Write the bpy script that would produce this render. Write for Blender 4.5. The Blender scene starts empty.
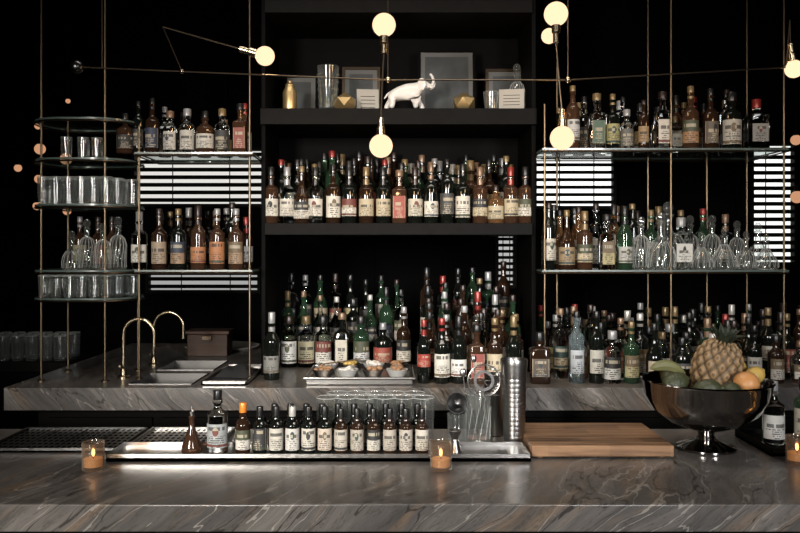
import bpy, math, random
from math import sin, cos, pi, radians, sqrt
from mathutils import Vector, Matrix
random.seed(11)
S = bpy.context.scene
CZ = 1.75; F = 778.0; HY = 250.0
def X(px, Y): return (px-400.0)/F*Y
def Z(py, Y): return CZ+(HY-py)/F*Y
ZB = 1.165   # back counter top
ZF = 1.07    # front counter top

# ---------------------------------------------------------------- materials
def newmat(name):
    m = bpy.data.materials.new(name); m.use_nodes = True
    nt = m.node_tree
    for n in list(nt.nodes): nt.nodes.remove(n)
    out = nt.nodes.new('ShaderNodeOutputMaterial')
    return m, nt, out
def pbr(name, col, rough=.4, metal=0., trans=0., ior=1.45, coat=0., emis=None, es=0., noise=0., nscale=30, bump=0., spec=.5):
    m, nt, out = newmat(name)
    p = nt.nodes.new('ShaderNodeBsdfPrincipled')
    p.inputs['Base Color'].default_value = (*col, 1)
    p.inputs['Roughness'].default_value = rough
    p.inputs['Metallic'].default_value = metal
    p.inputs['Transmission Weight'].default_value = trans
    p.inputs['IOR'].default_value = ior
    p.inputs['Coat Weight'].default_value = coat
    p.inputs['Specular IOR Level'].default_value = spec
    if emis:
        p.inputs['Emission Color'].default_value = (*emis, 1)
        p.inputs['Emission Strength'].default_value = es
    if noise or bump:
        tc = nt.nodes.new('ShaderNodeTexCoord')
        n = nt.nodes.new('ShaderNodeTexNoise'); n.inputs['Scale'].default_value = nscale; n.inputs['Detail'].default_value = 4
        nt.links.new(tc.outputs['Object'], n.inputs['Vector'])
        if noise:
            mx = nt.nodes.new('ShaderNodeMix'); mx.data_type = 'RGBA'
            mx.inputs[6].default_value = (*[c*(1-noise) for c in col], 1)
            mx.inputs[7].default_value = (*[min(1, c*(1+noise)) for c in col], 1)
            nt.links.new(n.outputs['Fac'], mx.inputs[0]); nt.links.new(mx.outputs[2], p.inputs['Base Color'])
        if bump:
            b = nt.nodes.new('ShaderNodeBump'); b.inputs['Strength'].default_value = bump; b.inputs['Distance'].default_value = .01
            nt.links.new(n.outputs['Fac'], b.inputs['Height']); nt.links.new(b.outputs[0], p.inputs['Normal'])
    nt.links.new(p.outputs[0], out.inputs[0])
    return m
def emit(name, col, s):
    m, nt, out = newmat(name)
    e = nt.nodes.new('ShaderNodeEmission'); e.inputs[0].default_value = (*col, 1); e.inputs[1].default_value = s
    nt.links.new(e.outputs[0], out.inputs[0]); return m
def N(nt, op, a, b=None, c=None):
    n = nt.nodes.new('ShaderNodeMath'); n.operation = op
    for i, v in enumerate((a, b, c)):
        if v is None: continue
        if isinstance(v, (int, float)): n.inputs[i].default_value = v
        else: nt.links.new(v, n.inputs[i])
    return n.outputs[0]
def thin(name, tint, refl=1.0, haze=0.03, hz=(.6, .62, .6), edge=.8, pw=3.):
    # thin-walled glass: clear face-on, reflective and slightly milky at grazing angles (both sides alike)
    m, nt, out = newmat(name)
    t = nt.nodes.new('ShaderNodeBsdfTransparent'); t.inputs[0].default_value = (*tint, 1)
    g = nt.nodes.new('ShaderNodeBsdfGlossy'); g.inputs['Roughness'].default_value = .05
    g.inputs[0].default_value = (refl, refl, refl, 1)
    lw = nt.nodes.new('ShaderNodeLayerWeight'); lw.inputs[0].default_value = .5
    f3 = N(nt, 'POWER', lw.outputs['Facing'], pw)
    f = N(nt, 'ADD', N(nt, 'MULTIPLY', f3, edge), .045)
    mx = nt.nodes.new('ShaderNodeMixShader')
    nt.links.new(f, mx.inputs[0]); nt.links.new(t.outputs[0], mx.inputs[1]); nt.links.new(g.outputs[0], mx.inputs[2])
    d = nt.nodes.new('ShaderNodeBsdfDiffuse'); d.inputs[0].default_value = (*hz, 1)
    m2 = nt.nodes.new('ShaderNodeMixShader')
    nt.links.new(N(nt, 'ADD', haze, N(nt, 'MULTIPLY', f3, haze*5)), m2.inputs[0])
    nt.links.new(mx.outputs[0], m2.inputs[1]); nt.links.new(d.outputs[0], m2.inputs[2])
    nt.links.new(m2.outputs[0], out.inputs[0]); return m
def mixc(nt, f, a, b):
    mx = nt.nodes.new('ShaderNodeMix'); mx.data_type = 'RGBA'
    for i, v in ((0, f), (6, a), (7, b)):
        if isinstance(v, (int, float)): mx.inputs[i].default_value = v
        elif isinstance(v, tuple): mx.inputs[i].default_value = (*v, 1)
        else: nt.links.new(v, mx.inputs[i])
    return mx.outputs[2]
def ramp(nt, fac, cols):
    cr = nt.nodes.new('ShaderNodeValToRGB'); cr.color_ramp.interpolation = 'CONSTANT'; el = cr.color_ramp.elements
    n = len(cols)
    while len(el) < n: el.new(.5)
    for i, c in enumerate(cols): el[i].position = i/float(n); el[i].color = (*c, 1)
    nt.links.new(fac, cr.inputs[0]); return cr.outputs[0]
def label_mat():
    m, nt, out = newmat('paper_label')
    uvn = nt.nodes.new('ShaderNodeUVMap'); sp = nt.nodes.new('ShaderNodeSeparateXYZ')
    nt.links.new(uvn.outputs[0], sp.inputs[0]); u, v = sp.outputs[0], sp.outputs[1]
    oi = nt.nodes.new('ShaderNodeObjectInfo'); rnd = oi.outputs['Random']
    def wn(x, y, z):
        c = nt.nodes.new('ShaderNodeCombineXYZ')
        for i, q in enumerate((x, y, z)):
            if isinstance(q, (int, float)): c.inputs[i].default_value = q
            else: nt.links.new(q, c.inputs[i])
        w = nt.nodes.new('ShaderNodeTexWhiteNoise'); w.noise_dimensions = '3D'
        nt.links.new(c.outputs[0], w.inputs[0]); return w.outputs['Value']
    def fr_(k): return N(nt, 'FRACT', N(nt, 'MULTIPLY', rnd, k))
    s50 = N(nt, 'MULTIPLY', rnd, 50.)
    row = N(nt, 'FLOOR', N(nt, 'MULTIPLY', v, 11.))
    cell = N(nt, 'GREATER_THAN', wn(N(nt, 'FLOOR', N(nt, 'MULTIPLY', u, 26.)), row, s50), .3)
    fr = N(nt, 'COMPARE', N(nt, 'FRACT', N(nt, 'MULTIPLY', v, 11.)), .5, .26)
    rl = N(nt, 'ADD', N(nt, 'MULTIPLY', wn(row, 3., s50), .3), .1)
    au = N(nt, 'ABSOLUTE', N(nt, 'SUBTRACT', u, .5))
    rows = N(nt, 'MULTIPLY', N(nt, 'MULTIPLY', cell, fr), N(nt, 'LESS_THAN', au, rl))
    rows = N(nt, 'MULTIPLY', rows, N(nt, 'LESS_THAN', v, .5))
    tv = N(nt, 'ADD', .55, N(nt, 'MULTIPLY', fr_(3.7), .3))
    t = N(nt, 'MULTIPLY', N(nt, 'COMPARE', v, tv, .075), N(nt, 'GREATER_THAN', wn(N(nt, 'FLOOR', N(nt, 'MULTIPLY', u, 15.)), 9., s50), .25))
    t = N(nt, 'MULTIPLY', t, N(nt, 'LESS_THAN', au, .34))
    bw = nt.nodes.new('ShaderNodeRGBToBW'); nt.links.new(oi.outputs['Color'], bw.inputs[0])
    light = N(nt, 'GREATER_THAN', bw.outputs[0], .12)
    inkc = mixc(nt, light, (.4, .34, .24), (.03, .027, .025))
    accent = ramp(nt, fr_(13.3), [(.03, .04, .06), (.14, .035, .025), (.02, .02, .02), (.06, .065, .035), (.14, .1, .055), (.02, .02, .02), (.02, .045, .04)])
    blk = N(nt, 'MULTIPLY', N(nt, 'MULTIPLY', N(nt, 'GREATER_THAN', fr_(9.1), .7), N(nt, 'GREATER_THAN', v, .5)), light)
    du = N(nt, 'MULTIPLY', au, 2.0); dv = N(nt, 'MULTIPLY', N(nt, 'SUBTRACT', v, .68), 1.2)
    disc = N(nt, 'LESS_THAN', N(nt, 'ADD', N(nt, 'MULTIPLY', du, du), N(nt, 'MULTIPLY', dv, dv)), .05)
    disc = N(nt, 'MULTIPLY', disc, N(nt, 'LESS_THAN', fr_(9.1), .25))
    band = N(nt, 'MULTIPLY', N(nt, 'GREATER_THAN', fr_(7.31), .6), N(nt, 'COMPARE', v, .1, .05))
    base = mixc(nt, N(nt, 'MAXIMUM', N(nt, 'MAXIMUM', blk, disc), band), oi.outputs['Color'], accent)
    c1 = mixc(nt, N(nt, 'MULTIPLY', rows, .85), base, inkc)
    c2 = mixc(nt, N(nt, 'MULTIPLY', t, .85), c1, mixc(nt, N(nt, 'MAXIMUM', blk, disc), inkc, (.4, .36, .27)))
    c3 = mixc(nt, N(nt, 'MULTIPLY', N(nt, 'GREATER_THAN', au, .465), .7), c2, inkc)
    # aged paper: slight mottling
    nz = nt.nodes.new('ShaderNodeTexNoise'); nz.inputs['Scale'].default_value = 60; tc = nt.nodes.new('ShaderNodeTexCoord'); nt.links.new(tc.outputs['Object'], nz.inputs['Vector'])
    vm = nt.nodes.new('ShaderNodeVectorMath'); vm.operation = 'SCALE'
    nt.links.new(c3, vm.inputs[0]); nt.links.new(N(nt, 'ADD', .62, N(nt, 'MULTIPLY', nz.outputs['Fac'], .4)), vm.inputs['Scale'])
    p = nt.nodes.new('ShaderNodeBsdfPrincipled'); p.inputs['Roughness'].default_value = .6
    nt.links.new(vm.outputs[0], p.inputs['Base Color']); nt.links.new(p.outputs[0], out.inputs[0]); return m
def cap_mat():
    m, nt, out = newmat('bottle_cap')
    oi = nt.nodes.new('ShaderNodeObjectInfo')
    cols = [(.01, .01, .01), (.16, .11, .05), (.25, .25, .25), (.2, .02, .015), (.16, .1, .06), (.4, .39, .36), (.02, .012, .01), (.75, .22, .03)]
    c = ramp(nt, N(nt, 'DIVIDE', N(nt, 'ADD', oi.outputs['Object Index'], .5), 8.), cols)
    p = nt.nodes.new('ShaderNodeBsdfPrincipled'); p.inputs['Roughness'].default_value = .3; p.inputs['Metallic'].default_value = .25
    nt.links.new(c, p.inputs['Base Color']); nt.links.new(p.outputs[0], out.inputs[0]); return m
def marble(name, k=1.0, rot=(20, 38, 30), off=0.):
    m, nt, out = newmat(name)
    tc = nt.nodes.new('ShaderNodeTexCoord')
    m1 = nt.nodes.new('ShaderNodeMapping'); m1.inputs['Rotation'].default_value = tuple(radians(a) for a in rot); m1.inputs['Location'].default_value = (off, off, 0)
    nt.links.new(tc.outputs['Object'], m1.inputs[0])
    wn = nt.nodes.new('ShaderNodeTexNoise'); wn.inputs['Scale'].default_value = 1.3; wn.inputs['Detail'].default_value = 2.5
    nt.links.new(m1.outputs[0], wn.inputs['Vector'])
    va = nt.nodes.new('ShaderNodeVectorMath'); va.operation = 'MULTIPLY_ADD'; va.inputs[1].default_value = (.1, .1, .2)
    nt.links.new(wn.outputs['Color'], va.inputs[0]); nt.links.new(m1.outputs[0], va.inputs[2])
    def nz(sc, scale, det, rough=.6):
        mp = nt.nodes.new('ShaderNodeMapping'); mp.inputs['Scale'].default_value = sc
        nt.links.new(va.outputs[0], mp.inputs[0])
        n = nt.nodes.new('ShaderNodeTexNoise'); n.inputs['Scale'].default_value = scale; n.inputs['Detail'].default_value = det; n.inputs['Roughness'].default_value = rough
        nt.links.new(mp.outputs[0], n.inputs['Vector']); return n.outputs['Fac']
    a = nz((1, 1, 9), 1.9, 10, .72); b = nz((1, 1, 8), 2.2, 7, .6); c = nz((1, 1, 6), 1.8, 4, .5); d = nz((1, 1, 9), 3.2, 5, .7); cl = nz((1, 1, 1.5), 1.4, 4, .6)
    cr = nt.nodes.new('ShaderNodeValToRGB'); e = cr.color_ramp.elements
    e[0].position = .3; e[0].color = (.035*k, .033*k, .032*k, 1); e[1].position = .7; e[1].color = (.3*k, .282*k, .262*k, 1)
    q = e.new(.46); q.color = (.09*k, .083*k, .078*k, 1); q = e.new(.56); q.color = (.15*k, .137*k, .126*k, 1)
    nt.links.new(N(nt, 'ADD', N(nt, 'MULTIPLY', a, .6), N(nt, 'MULTIPLY', cl, .4)), cr.inputs[0])
    br = nt.nodes.new('ShaderNodeMapRange'); br.inputs[1].default_value = .55; br.inputs[2].default_value = .68
    nt.links.new(b, br.inputs[0])
    c1 = mixc(nt, N(nt, 'MULTIPLY', br.outputs[0], .55), cr.outputs[0], (.22*k, .15*k, .095*k))
    def vein(f, lvl, w): return N(nt, 'LESS_THAN', N(nt, 'ABSOLUTE', N(nt, 'SUBTRACT', f, lvl)), w)
    c2 = mixc(nt, N(nt, 'MULTIPLY', vein(c, .5, .005), .45), c1, (.42*k, .39*k, .35*k))
    c3 = mixc(nt, N(nt, 'MULTIPLY', vein(c, .44, .007), .8), c2, (.015, .012, .01))
    c4 = mixc(nt, N(nt, 'MULTIPLY', vein(d, .5, .01), .5), c3, (.02, .015, .012))
    p = nt.nodes.new('ShaderNodeBsdfPrincipled'); p.inputs['Roughness'].default_value = .3
    nt.links.new(c4, p.inputs['Base Color']); nt.links.new(p.outputs[0], out.inputs[0]); return m
def perf_mat(name, base, pitch):
    m, nt, out = newmat(name)
    tc = nt.nodes.new('ShaderNodeTexCoord'); sp = nt.nodes.new('ShaderNodeSeparateXYZ'); nt.links.new(tc.outputs['Object'], sp.inputs[0])
    a = N(nt, 'SUBTRACT', N(nt, 'FRACT', N(nt, 'MULTIPLY', sp.outputs[0], 1/pitch)), .5)
    b = N(nt, 'SUBTRACT', N(nt, 'FRACT', N(nt, 'MULTIPLY', sp.outputs[1], .5/pitch)), .5)
    d = N(nt, 'SQRT', N(nt, 'ADD', N(nt, 'MULTIPLY', a, a), N(nt, 'MULTIPLY', b, b)))
    hole = N(nt, 'LESS_THAN', d, .32)
    c = mixc(nt, hole, base, (.004, .004, .004))
    p = nt.nodes.new('ShaderNodeBsdfPrincipled'); p.inputs['Roughness'].default_value = .35
    nt.links.new(N(nt, 'SUBTRACT', 1., hole), p.inputs['Metallic'])
    nt.links.new(N(nt, 'SUBTRACT', .5, N(nt, 'MULTIPLY', hole, .5)), p.inputs['Specular IOR Level'])
    nt.links.new(c, p.inputs['Base Color']); nt.links.new(p.outputs[0], out.inputs[0]); return m
def wood_mat(name, c0, c1, rough=.45, sc=(1, 14, 14), plank=22.):
    m, nt, out = newmat(name)
    tc = nt.nodes.new('ShaderNodeTexCoord'); mp = nt.nodes.new('ShaderNodeMapping'); mp.inputs['Scale'].default_value = sc
    nt.links.new(tc.outputs['Object'], mp.inputs[0])
    n = nt.nodes.new('ShaderNodeTexNoise'); n.inputs['Scale'].default_value = 4; n.inputs['Detail'].default_value = 6; n.inputs['Distortion'].default_value = .4
    nt.links.new(mp.outputs[0], n.inputs['Vector'])
    sp = nt.nodes.new('ShaderNodeSeparateXYZ'); nt.links.new(tc.outputs['Object'], sp.inputs[0])
    w = nt.nodes.new('ShaderNodeTexWhiteNoise'); w.noise_dimensions = '2D'
    cb = nt.nodes.new('ShaderNodeCombineXYZ')
    ry = N(nt, 'FLOOR', N(nt, 'MULTIPLY', sp.outputs[1], plank))
    nt.links.new(ry, cb.inputs[1]); nt.links.new(N(nt, 'FLOOR', N(nt, 'ADD', N(nt, 'MULTIPLY', sp.outputs[0], 5.), N(nt, 'MULTIPLY', ry, .37))), cb.inputs[0])
    nt.links.new(cb.outputs[0], w.inputs[0])
    mr = nt.nodes.new('ShaderNodeMapRange'); mr.inputs[1].default_value = .38; mr.inputs[2].default_value = .62; nt.links.new(n.outputs['Fac'], mr.inputs[0])
    f = N(nt, 'ADD', N(nt, 'MULTIPLY', mr.outputs[0], .5), N(nt, 'MULTIPLY', w.outputs['Value'], .5))
    c = mixc(nt, f, c0, c1)
    p = nt.nodes.new('ShaderNodeBsdfPrincipled'); p.inputs['Roughness'].default_value = rough; p.inputs['Specular IOR Level'].default_value = .2
    nt.links.new(c, p.inputs['Base Color']); nt.links.new(p.outputs[0], out.inputs[0]); return m
def pine_mat():
    m, nt, out = newmat('pineapple_skin')
    uvn = nt.nodes.new('ShaderNodeUVMap'); sp = nt.nodes.new('ShaderNodeSeparateXYZ'); nt.links.new(uvn.outputs[0], sp.inputs[0])
    k = sp.outputs[0]   # eye height stored in uv; crevice shade is painted into the colour from it
    c = mixc(nt, k, (.012, .008, .004), (.27, .17, .08))
    eye = N(nt, 'GREATER_THAN', k, .93)
    c2 = mixc(nt, N(nt, 'MULTIPLY', eye, .7), c, (.04, .025, .015))
    p = nt.nodes.new('ShaderNodeBsdfPrincipled'); p.inputs['Roughness'].default_value = .6
    nt.links.new(c2, p.inputs['Base Color']); nt.links.new(p.outputs[0], out.inputs[0]); return m

mLabel = label_mat(); mCap = cap_mat()
GL = {
 'dark': pbr('glass_dark', (.004, .005, .004), .06, coat=.3),
 'brown': pbr('glass_brown', (.018, .009, .005), .06, coat=.3),
 'green': pbr('glass_green', (.05, .11, .06), .05, trans=.75),
 'clear': pbr('glass_clear', (.9, .92, .91), .02, trans=1., ior=1.42),
 'honey': pbr('glass_honey', (.3, .16, .07), .05, trans=.75),
 'rum': pbr('glass_rum', (.07, .035, .02), .05, trans=.5),
 'blue': pbr('glass_blue', (.5, .62, .65), .05, trans=.9),
}
mThin = thin('drinking_glass', (.95, .96, .955), 1., .022)
mCrystal = thin('crystal', (.9, .92, .91), 1., .03, edge=.95, pw=2.)
mShelf = thin('shelf_glass', (.86, .9, .88), .5, .004, (.3, .4, .35), edge=.35, pw=4.)
mEdge = pbr('shelf_glass_edge', (.07, .095, .085), .25, coat=.2)
mMarble = marble('marble_counter', .68); mMarble2 = marble('marble_back_counter', .8, (15, -48, 20), 3.)
mBlack = pbr('black_lacquer', (.0026, .0024, .0022), .6, noise=.3, spec=.05)
mShelfW = pbr('dark_shelf_wood', (.0048, .0044, .004), .55, noise=.4, nscale=20, spec=.08)
mWall = pbr('wall_paint', (.0016, .0015, .0015), .8, noise=.4, nscale=4, spec=.02)
mCeil = pbr('ceiling_paint', (.003, .003, .003), .8, noise=.3, nscale=4, spec=.05)
mFloor = wood_mat('floor_wood', (.02, .014, .01), (.05, .035, .025))
mBrass = pbr('brass', (.15, .115, .075), .34, metal=1.)
mBrassD = pbr('aged_brass', (.08, .06, .042), .38, metal=1.)
mFaucet = pbr('faucet_brass', (.38, .31, .21), .25, metal=1.)
mGold = pbr('gold', (.5, .37, .18), .38, metal=.85)
mSteel = pbr('brushed_steel', (.33, .32, .31), .28, metal=1., bump=.05, nscale=60)
mSteelD = pbr('dark_steel', (.09, .09, .09), .3, metal=1.)
mChrome = pbr('chrome', (.3, .29, .28), .1, metal=1., bump=.25, nscale=9)
mPerf = perf_mat('perforated_steel', (.1, .095, .09), .02)
mPerf2 = perf_mat('perforated_steel_light', (.34, .32, .31), .02)
mBoard = wood_mat('walnut_board', (.03, .015, .008), (.27, .155, .085), plank=16.)
mBox = wood_mat('box_wood', (.02, .01, .005), (.05, .022, .012))
mCeramic = pbr('white_ceramic', (.62, .6, .57), .25)
mPlate = pbr('grey_stoneware', (.3, .3, .29), .3)
mGlobe = emit('globe_light', (1., .68, .42), 1.42)
mGlobeRefl = emit('globe_reflection_glow', (1., .5, .27), .6)  # glow of the globes' mirror reflections, put in as emission
mPaper = pbr('card_paper', (.32, .3, .26), .7, noise=.15, nscale=12)
mPhoto = pbr('photo_print', (.06, .065, .065), .4, noise=.8, nscale=9, spec=.2)
mMat = pbr('picture_mat', (.1, .1, .095), .5)
mCloth = pbr('black_cloth', (.01, .01, .01), .9, bump=.6, nscale=25)
mPine = pine_mat()
mLeaf = pbr('pineapple_leaf', (.02, .028, .015), .6, noise=.4, nscale=30)
mLemon = pbr('lemon_peel', (.45, .3, .08), .4, bump=.2, nscale=90)
mOrange = pbr('orange_peel', (.42, .2, .07), .4, bump=.2, nscale=90)
mAvo = pbr('avocado_skin', (.03, .035, .015), .5, bump=.5, nscale=70)
mBanana = pbr('plantain_peel', (.1, .1, .04), .5, noise=.5, nscale=14)
mFlame = emit('candle_flame', (1., .5, .15), 9.)
mWax = pbr('candle_wax', (.4, .28, .18), .5, emis=(1., .42, .1), es=.25)  # flame glow is put into the wax as emission
mVotive = thin('candle_glass', (.82, .74, .66), .9, .06, (.4, .33, .26))
mRed = pbr('red_fruit', (.3, .03, .02), .3)
mNut = pbr('garnish_brown', (.22, .12, .06), .6, noise=.5, nscale=60)
mWhite = pbr('garnish_white', (.5, .47, .42), .6, noise=.3, nscale=60)
mRim = pbr('glass_rim', (.35, .36, .35), .15, coat=.5)  # pale opaque colour paints in the bright edges of clear glass
mSink = pbr('sink_steel', (.15, .147, .143), .35, metal=1.)

# ---------------------------------------------------------------- mesh builder
class MB:
    def __init__(s): s.v = []; s.f = []; s.m = []; s.uv = {}; s.sm = []
    def lathe(s, prof, o=(0, 0, 0), seg=24, mat=0, a0=0., a1=2*pi, uv=False, ns=None, rot=None):
        full = abs(a1-a0-2*pi) < 1e-6
        cnt = seg if full else seg+1
        base = len(s.v)
        for k, (r, z) in enumerate(prof):
            n = ns[k] if ns else 2
            for j in range(cnt):
                a = a0+(a1-a0)*j/seg
                q = 1.
                if n != 2: q = 1./((abs(cos(a))**n+abs(sin(a))**n)**(1./n))
                p = Vector((max(r, 1e-5)*q*cos(a), max(r, 1e-5)*q*sin(a), z))
                if rot: p = rot @ p
                s.v.append((p.x+o[0], p.y+o[1], p.z+o[2]))
        for k in range(len(prof)-1):
            for j in range(seg):
                j2 = (j+1) % cnt if full else j+1
                s.f.append((base+k*cnt+j, base+k*cnt+j2, base+(k+1)*cnt+j2, base+(k+1)*cnt+j)); s.m.append(mat); s.sm.append(True)
                if uv:
                    z0 = prof[0][1]; z1 = prof[-1][1]
                    v0 = (prof[k][1]-z0)/(z1-z0); v1 = (prof[k+1][1]-z0)/(z1-z0)
                    s.uv[len(s.f)-1] = [(j/seg, v0), ((j+1)/seg, v0), ((j+1)/seg, v1), (j/seg, v1)]
    def box(s, x0, x1, y0, y1, z0, z1, mat=0, rot=None, c=None):
        b = len(s.v)
        for z in (z0, z1):
            for x, y in ((x0, y0), (x1, y0), (x1, y1), (x0, y1)):
                p = Vector((x, y, z))
                if rot: p = rot @ (p-Vector(c))+Vector(c)
                s.v.append(tuple(p))
        for f in ((3, 2, 1, 0), (4, 5, 6, 7), (0, 1, 5, 4), (1, 2, 6, 5), (2, 3, 7, 6), (3, 0, 4, 7)):
            s.f.append(tuple(b+i for i in f)); s.m.append(mat); s.sm.append(False)
    def tube(s, pts, r, seg=8, mat=0, closed=False):
        pts = [Vector(p) for p in pts]; b = len(s.v); n = len(pts); up = None
        for i, p in enumerate(pts):
            if closed: t = (pts[(i+1) % n]-pts[i-1])
            else: t = pts[min(i+1, n-1)]-pts[max(i-1, 0)]
            t.normalize()
            if up is None: up = Vector((0, 0, 1)) if abs(t.z) < .9 else Vector((0, 1, 0))
            sd = t.cross(up).normalized(); up = sd.cross(t).normalized()
            rr = r[i] if isinstance(r, (list, tuple)) else r
            for j in range(seg):
                a = 2*pi*j/seg; q = p+sd*cos(a)*rr+up*sin(a)*rr
                s.v.append(tuple(q))
        for i in range(n if closed else n-1):
            i2 = (i+1) % n
            for j in range(seg):
                s.f.append((b+i*seg+j, b+i*seg+(j+1) % seg, b+i2*seg+(j+1) % seg, b+i2*seg+j)); s.m.append(mat); s.sm.append(True)
        if not closed:
            s.f.append(tuple(b+j for j in range(seg))[::-1]); s.m.append(mat); s.sm.append(False)
            s.f.append(tuple(b+(n-1)*seg+j for j in range(seg))); s.m.append(mat); s.sm.append(False)
    def ball(s, c, r, mat=0, seg=20, rings=12, rot=None):
        if isinstance(r, (int, float)): r = (r, r, r)
        b = len(s.v)
        for i in range(rings+1):
            t = -pi/2+pi*i/rings
            for j in range(seg):
                a = 2*pi*j/seg; ct = max(cos(t), 1e-4)
                p = Vector((r[0]*ct*cos(a), r[1]*ct*sin(a), r[2]*sin(t)))
                if rot: p = rot @ p
                s.v.append((c[0]+p.x, c[1]+p.y, c[2]+p.z))
        for i in range(rings):
            for j in range(seg):
                s.f.append((b+i*seg+j, b+i*seg+(j+1) % seg, b+(i+1)*seg+(j+1) % seg, b+(i+1)*seg+j)); s.m.append(mat); s.sm.append(True)
    def mesh(s, name, mats, ang=38):
        me = bpy.data.meshes.new(name); me.from_pydata(s.v, [], s.f)
        for m in mats: me.materials.append(m)
        me.polygons.foreach_set('material_index', s.m); me.polygons.foreach_set('use_smooth', s.sm)
        if s.uv:
            L = me.uv_layers.new(name='UVMap')
            for fi, uvs in s.uv.items():
                for k, li in enumerate(me.polygons[fi].loop_indices): L.data[li].uv = uvs[k]
        me.update()
        try: me.set_sharp_from_angle(angle=radians(ang))
        except Exception: pass
        return me
    def obj(s, name, mats, loc=(0, 0, 0), parent=None, bevel=0, ang=38):
        o = bpy.data.objects.new(name, s.mesh(name, mats, ang)); o.location = loc
        S.collection.objects.link(o)
        if parent: o.parent = parent
        if bevel:
            b = o.modifiers.new('bevel', 'BEVEL'); b.width = bevel; b.segments = 2; b.limit_method = 'ANGLE'
        return o
def empty(name, loc=(0, 0, 0)):
    e = bpy.data.objects.new(name, None); e.location = loc; e.empty_display_size = .05
    S.collection.objects.link(e); return e
def inst(me, name, loc, parent=None, rz=0., col=None, idx=0, sc=1.):
    o = bpy.data.objects.new(name, me); o.location = loc; o.rotation_euler = (0, 0, rz); o.scale = (sc, sc, sc)
    if col: o.color = (*col, 1)
    o.pass_index = idx
    S.collection.objects.link(o)
    if parent: o.parent = parent
    return o

# ---------------------------------------------------------------- bottles
#        R     H    body  sh   rn    cap   n  lab0 lab1 curve
ST = {
 'whisky':  (.037, .300, .57, .13, .0135, .030, 2, .14, .80, 1.0),
 'port':    (.038, .285, .60, .09, .0150, .045, 2, .18, .72, .8),
 'tall':    (.034, .325, .62, .16, .0130, .028, 2, .20, .75, 1.0),
 'square':  (.037, .270, .62, .08, .0140, .032, 7, .12, .82, .7),
 'squat':   (.047, .220, .58, .14, .0150, .032, 2, .15, .78, .8),
 'slope':   (.040, .290, .42, .34, .0130, .030, 2, .15, .90, 1.5),
 'gin':     (.041, .255, .60, .13, .0165, .040, 2, .10, .85, .8),
 'rect':    (.046, .235, .66, .08, .0150, .040, 9, .18, .75, .7),
 'wine':    (.037, .310, .56, .18, .0140, .050, 2, .16, .64, 1.1),
 'slim':    (.033, .315, .58, .20, .0125, .032, 2, .42, .80, 1.2),
 'bitters': (.0225, .150, .60, .10, .010, .030, 2, .08, .92, .8),
 'clearb':  (.034, .205, .60, .12, .013, .03, 2, .12, .8, .8),
 'sauce':   (.024, .165, .56, .16, .011, .03, 2, .1, .85, .9),
}
_cache = {}
def bottle(style, gl):
    key = (style, gl)
    if key in _cache: return _cache[key]
    R, H, b, sh, rn, ch, n, l0, l1, cv = ST[style]
    zb, zs, zc = b*H, (b+sh)*H, H-ch
    prof = [(0, .004), (R*.6, .003), (R*.92, 0), (R, .006)]; ns = [n]*4
    for t in (.3, .7, 1.): prof.append((R, .006+(zb-.006)*t)); ns.append(n)
    for i in range(1, 9):
        t = i/8.; k = (.5+.5*cos(pi*t))**cv
        prof.append((rn+(R-rn)*k, zb+(zs-zb)*t)); ns.append(2+(n-2)*(1-t)**2)
    prof += [(rn*.96, zc-.016), (rn*1.22, zc-.013), (rn*1.22, zc-.004), (rn, zc-.001), (0, zc-.001)]; ns += [2]*5
    m = MB(); m.lathe(prof, seg=28, ns=ns)
    a = radians(78) if n == 2 else radians(40)
    la, lb = .006+(zb)*l0, zb*l1
    off = .0007
    m.lathe([(R+off, la), (R+off, (la+lb)/2), (R+off, lb)], seg=16, mat=1, a0=-pi/2-a, a1=-pi/2+a, uv=True, ns=[n]*3)
    if style in ('wine', 'port', 'whisky', 'slim'):
        m.lathe([(rn*1.05, zc-.06 if style != 'whisky' else zc-.03), (rn*1.08, zc-.017)], seg=20, mat=2)
    cr = rn*1.12 if style != 'square' else rn*1.45
    if style in ('gin', 'rect'): cr = rn*1.35
    m.lathe([(cr*.97, zc-.001), (cr, zc+.002), (cr, H-.003), (cr*.93, H), (0, H)], seg=20, mat=2)
    me = m.mesh('bottle_'+style+'_'+gl, [GL[gl], mLabel, mCap]); _cache[key] = me; return me
LC = [(.5, .47, .41)]*5+[(.6, .58, .54)]*3+[(.36, .3, .2)]*3+[(.03, .03, .03)]*6+[(.03, .04, .07), (.22, .05, .035), (.26, .18, .08), (.33, .29, .15), (.06, .09, .06), (.42, .42, .4), (.25, .23, .2), (.2, .17, .14)]
def rc(): return random.choice(LC)
CI = [0, 0, 0, 6, 6, 1, 2, 4, 5, 0, 6, 1, 3, 2, 0, 4]
def put(parent, style, gl, x, y, z, col=None, idx=None, name=None, sc=None):
    return inst(bottle(style, gl), name or 'bottle', (x, y, z), parent, random.uniform(-.3, .3) if ST[style][6] == 2 else random.uniform(-.06, .06),
                col or rc(), random.choice(CI) if idx is None else idx, sc or random.uniform(.96, 1.04))
def fill_row(parent, x0, x1, y, z, styles, glasses, gap=.004, jit=.006, sc=1.):
    x = x0
    while True:
        st = random.choice(styles); R = ST[st][0]*sc*(1.04)
        if x+2*R > x1: break
        put(parent, st, random.choice(glasses), x+R, y+random.uniform(-jit, jit), z, sc=sc*random.uniform(.91, 1.04))
        x += 2*R+gap+random.uniform(0, .004)

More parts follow.
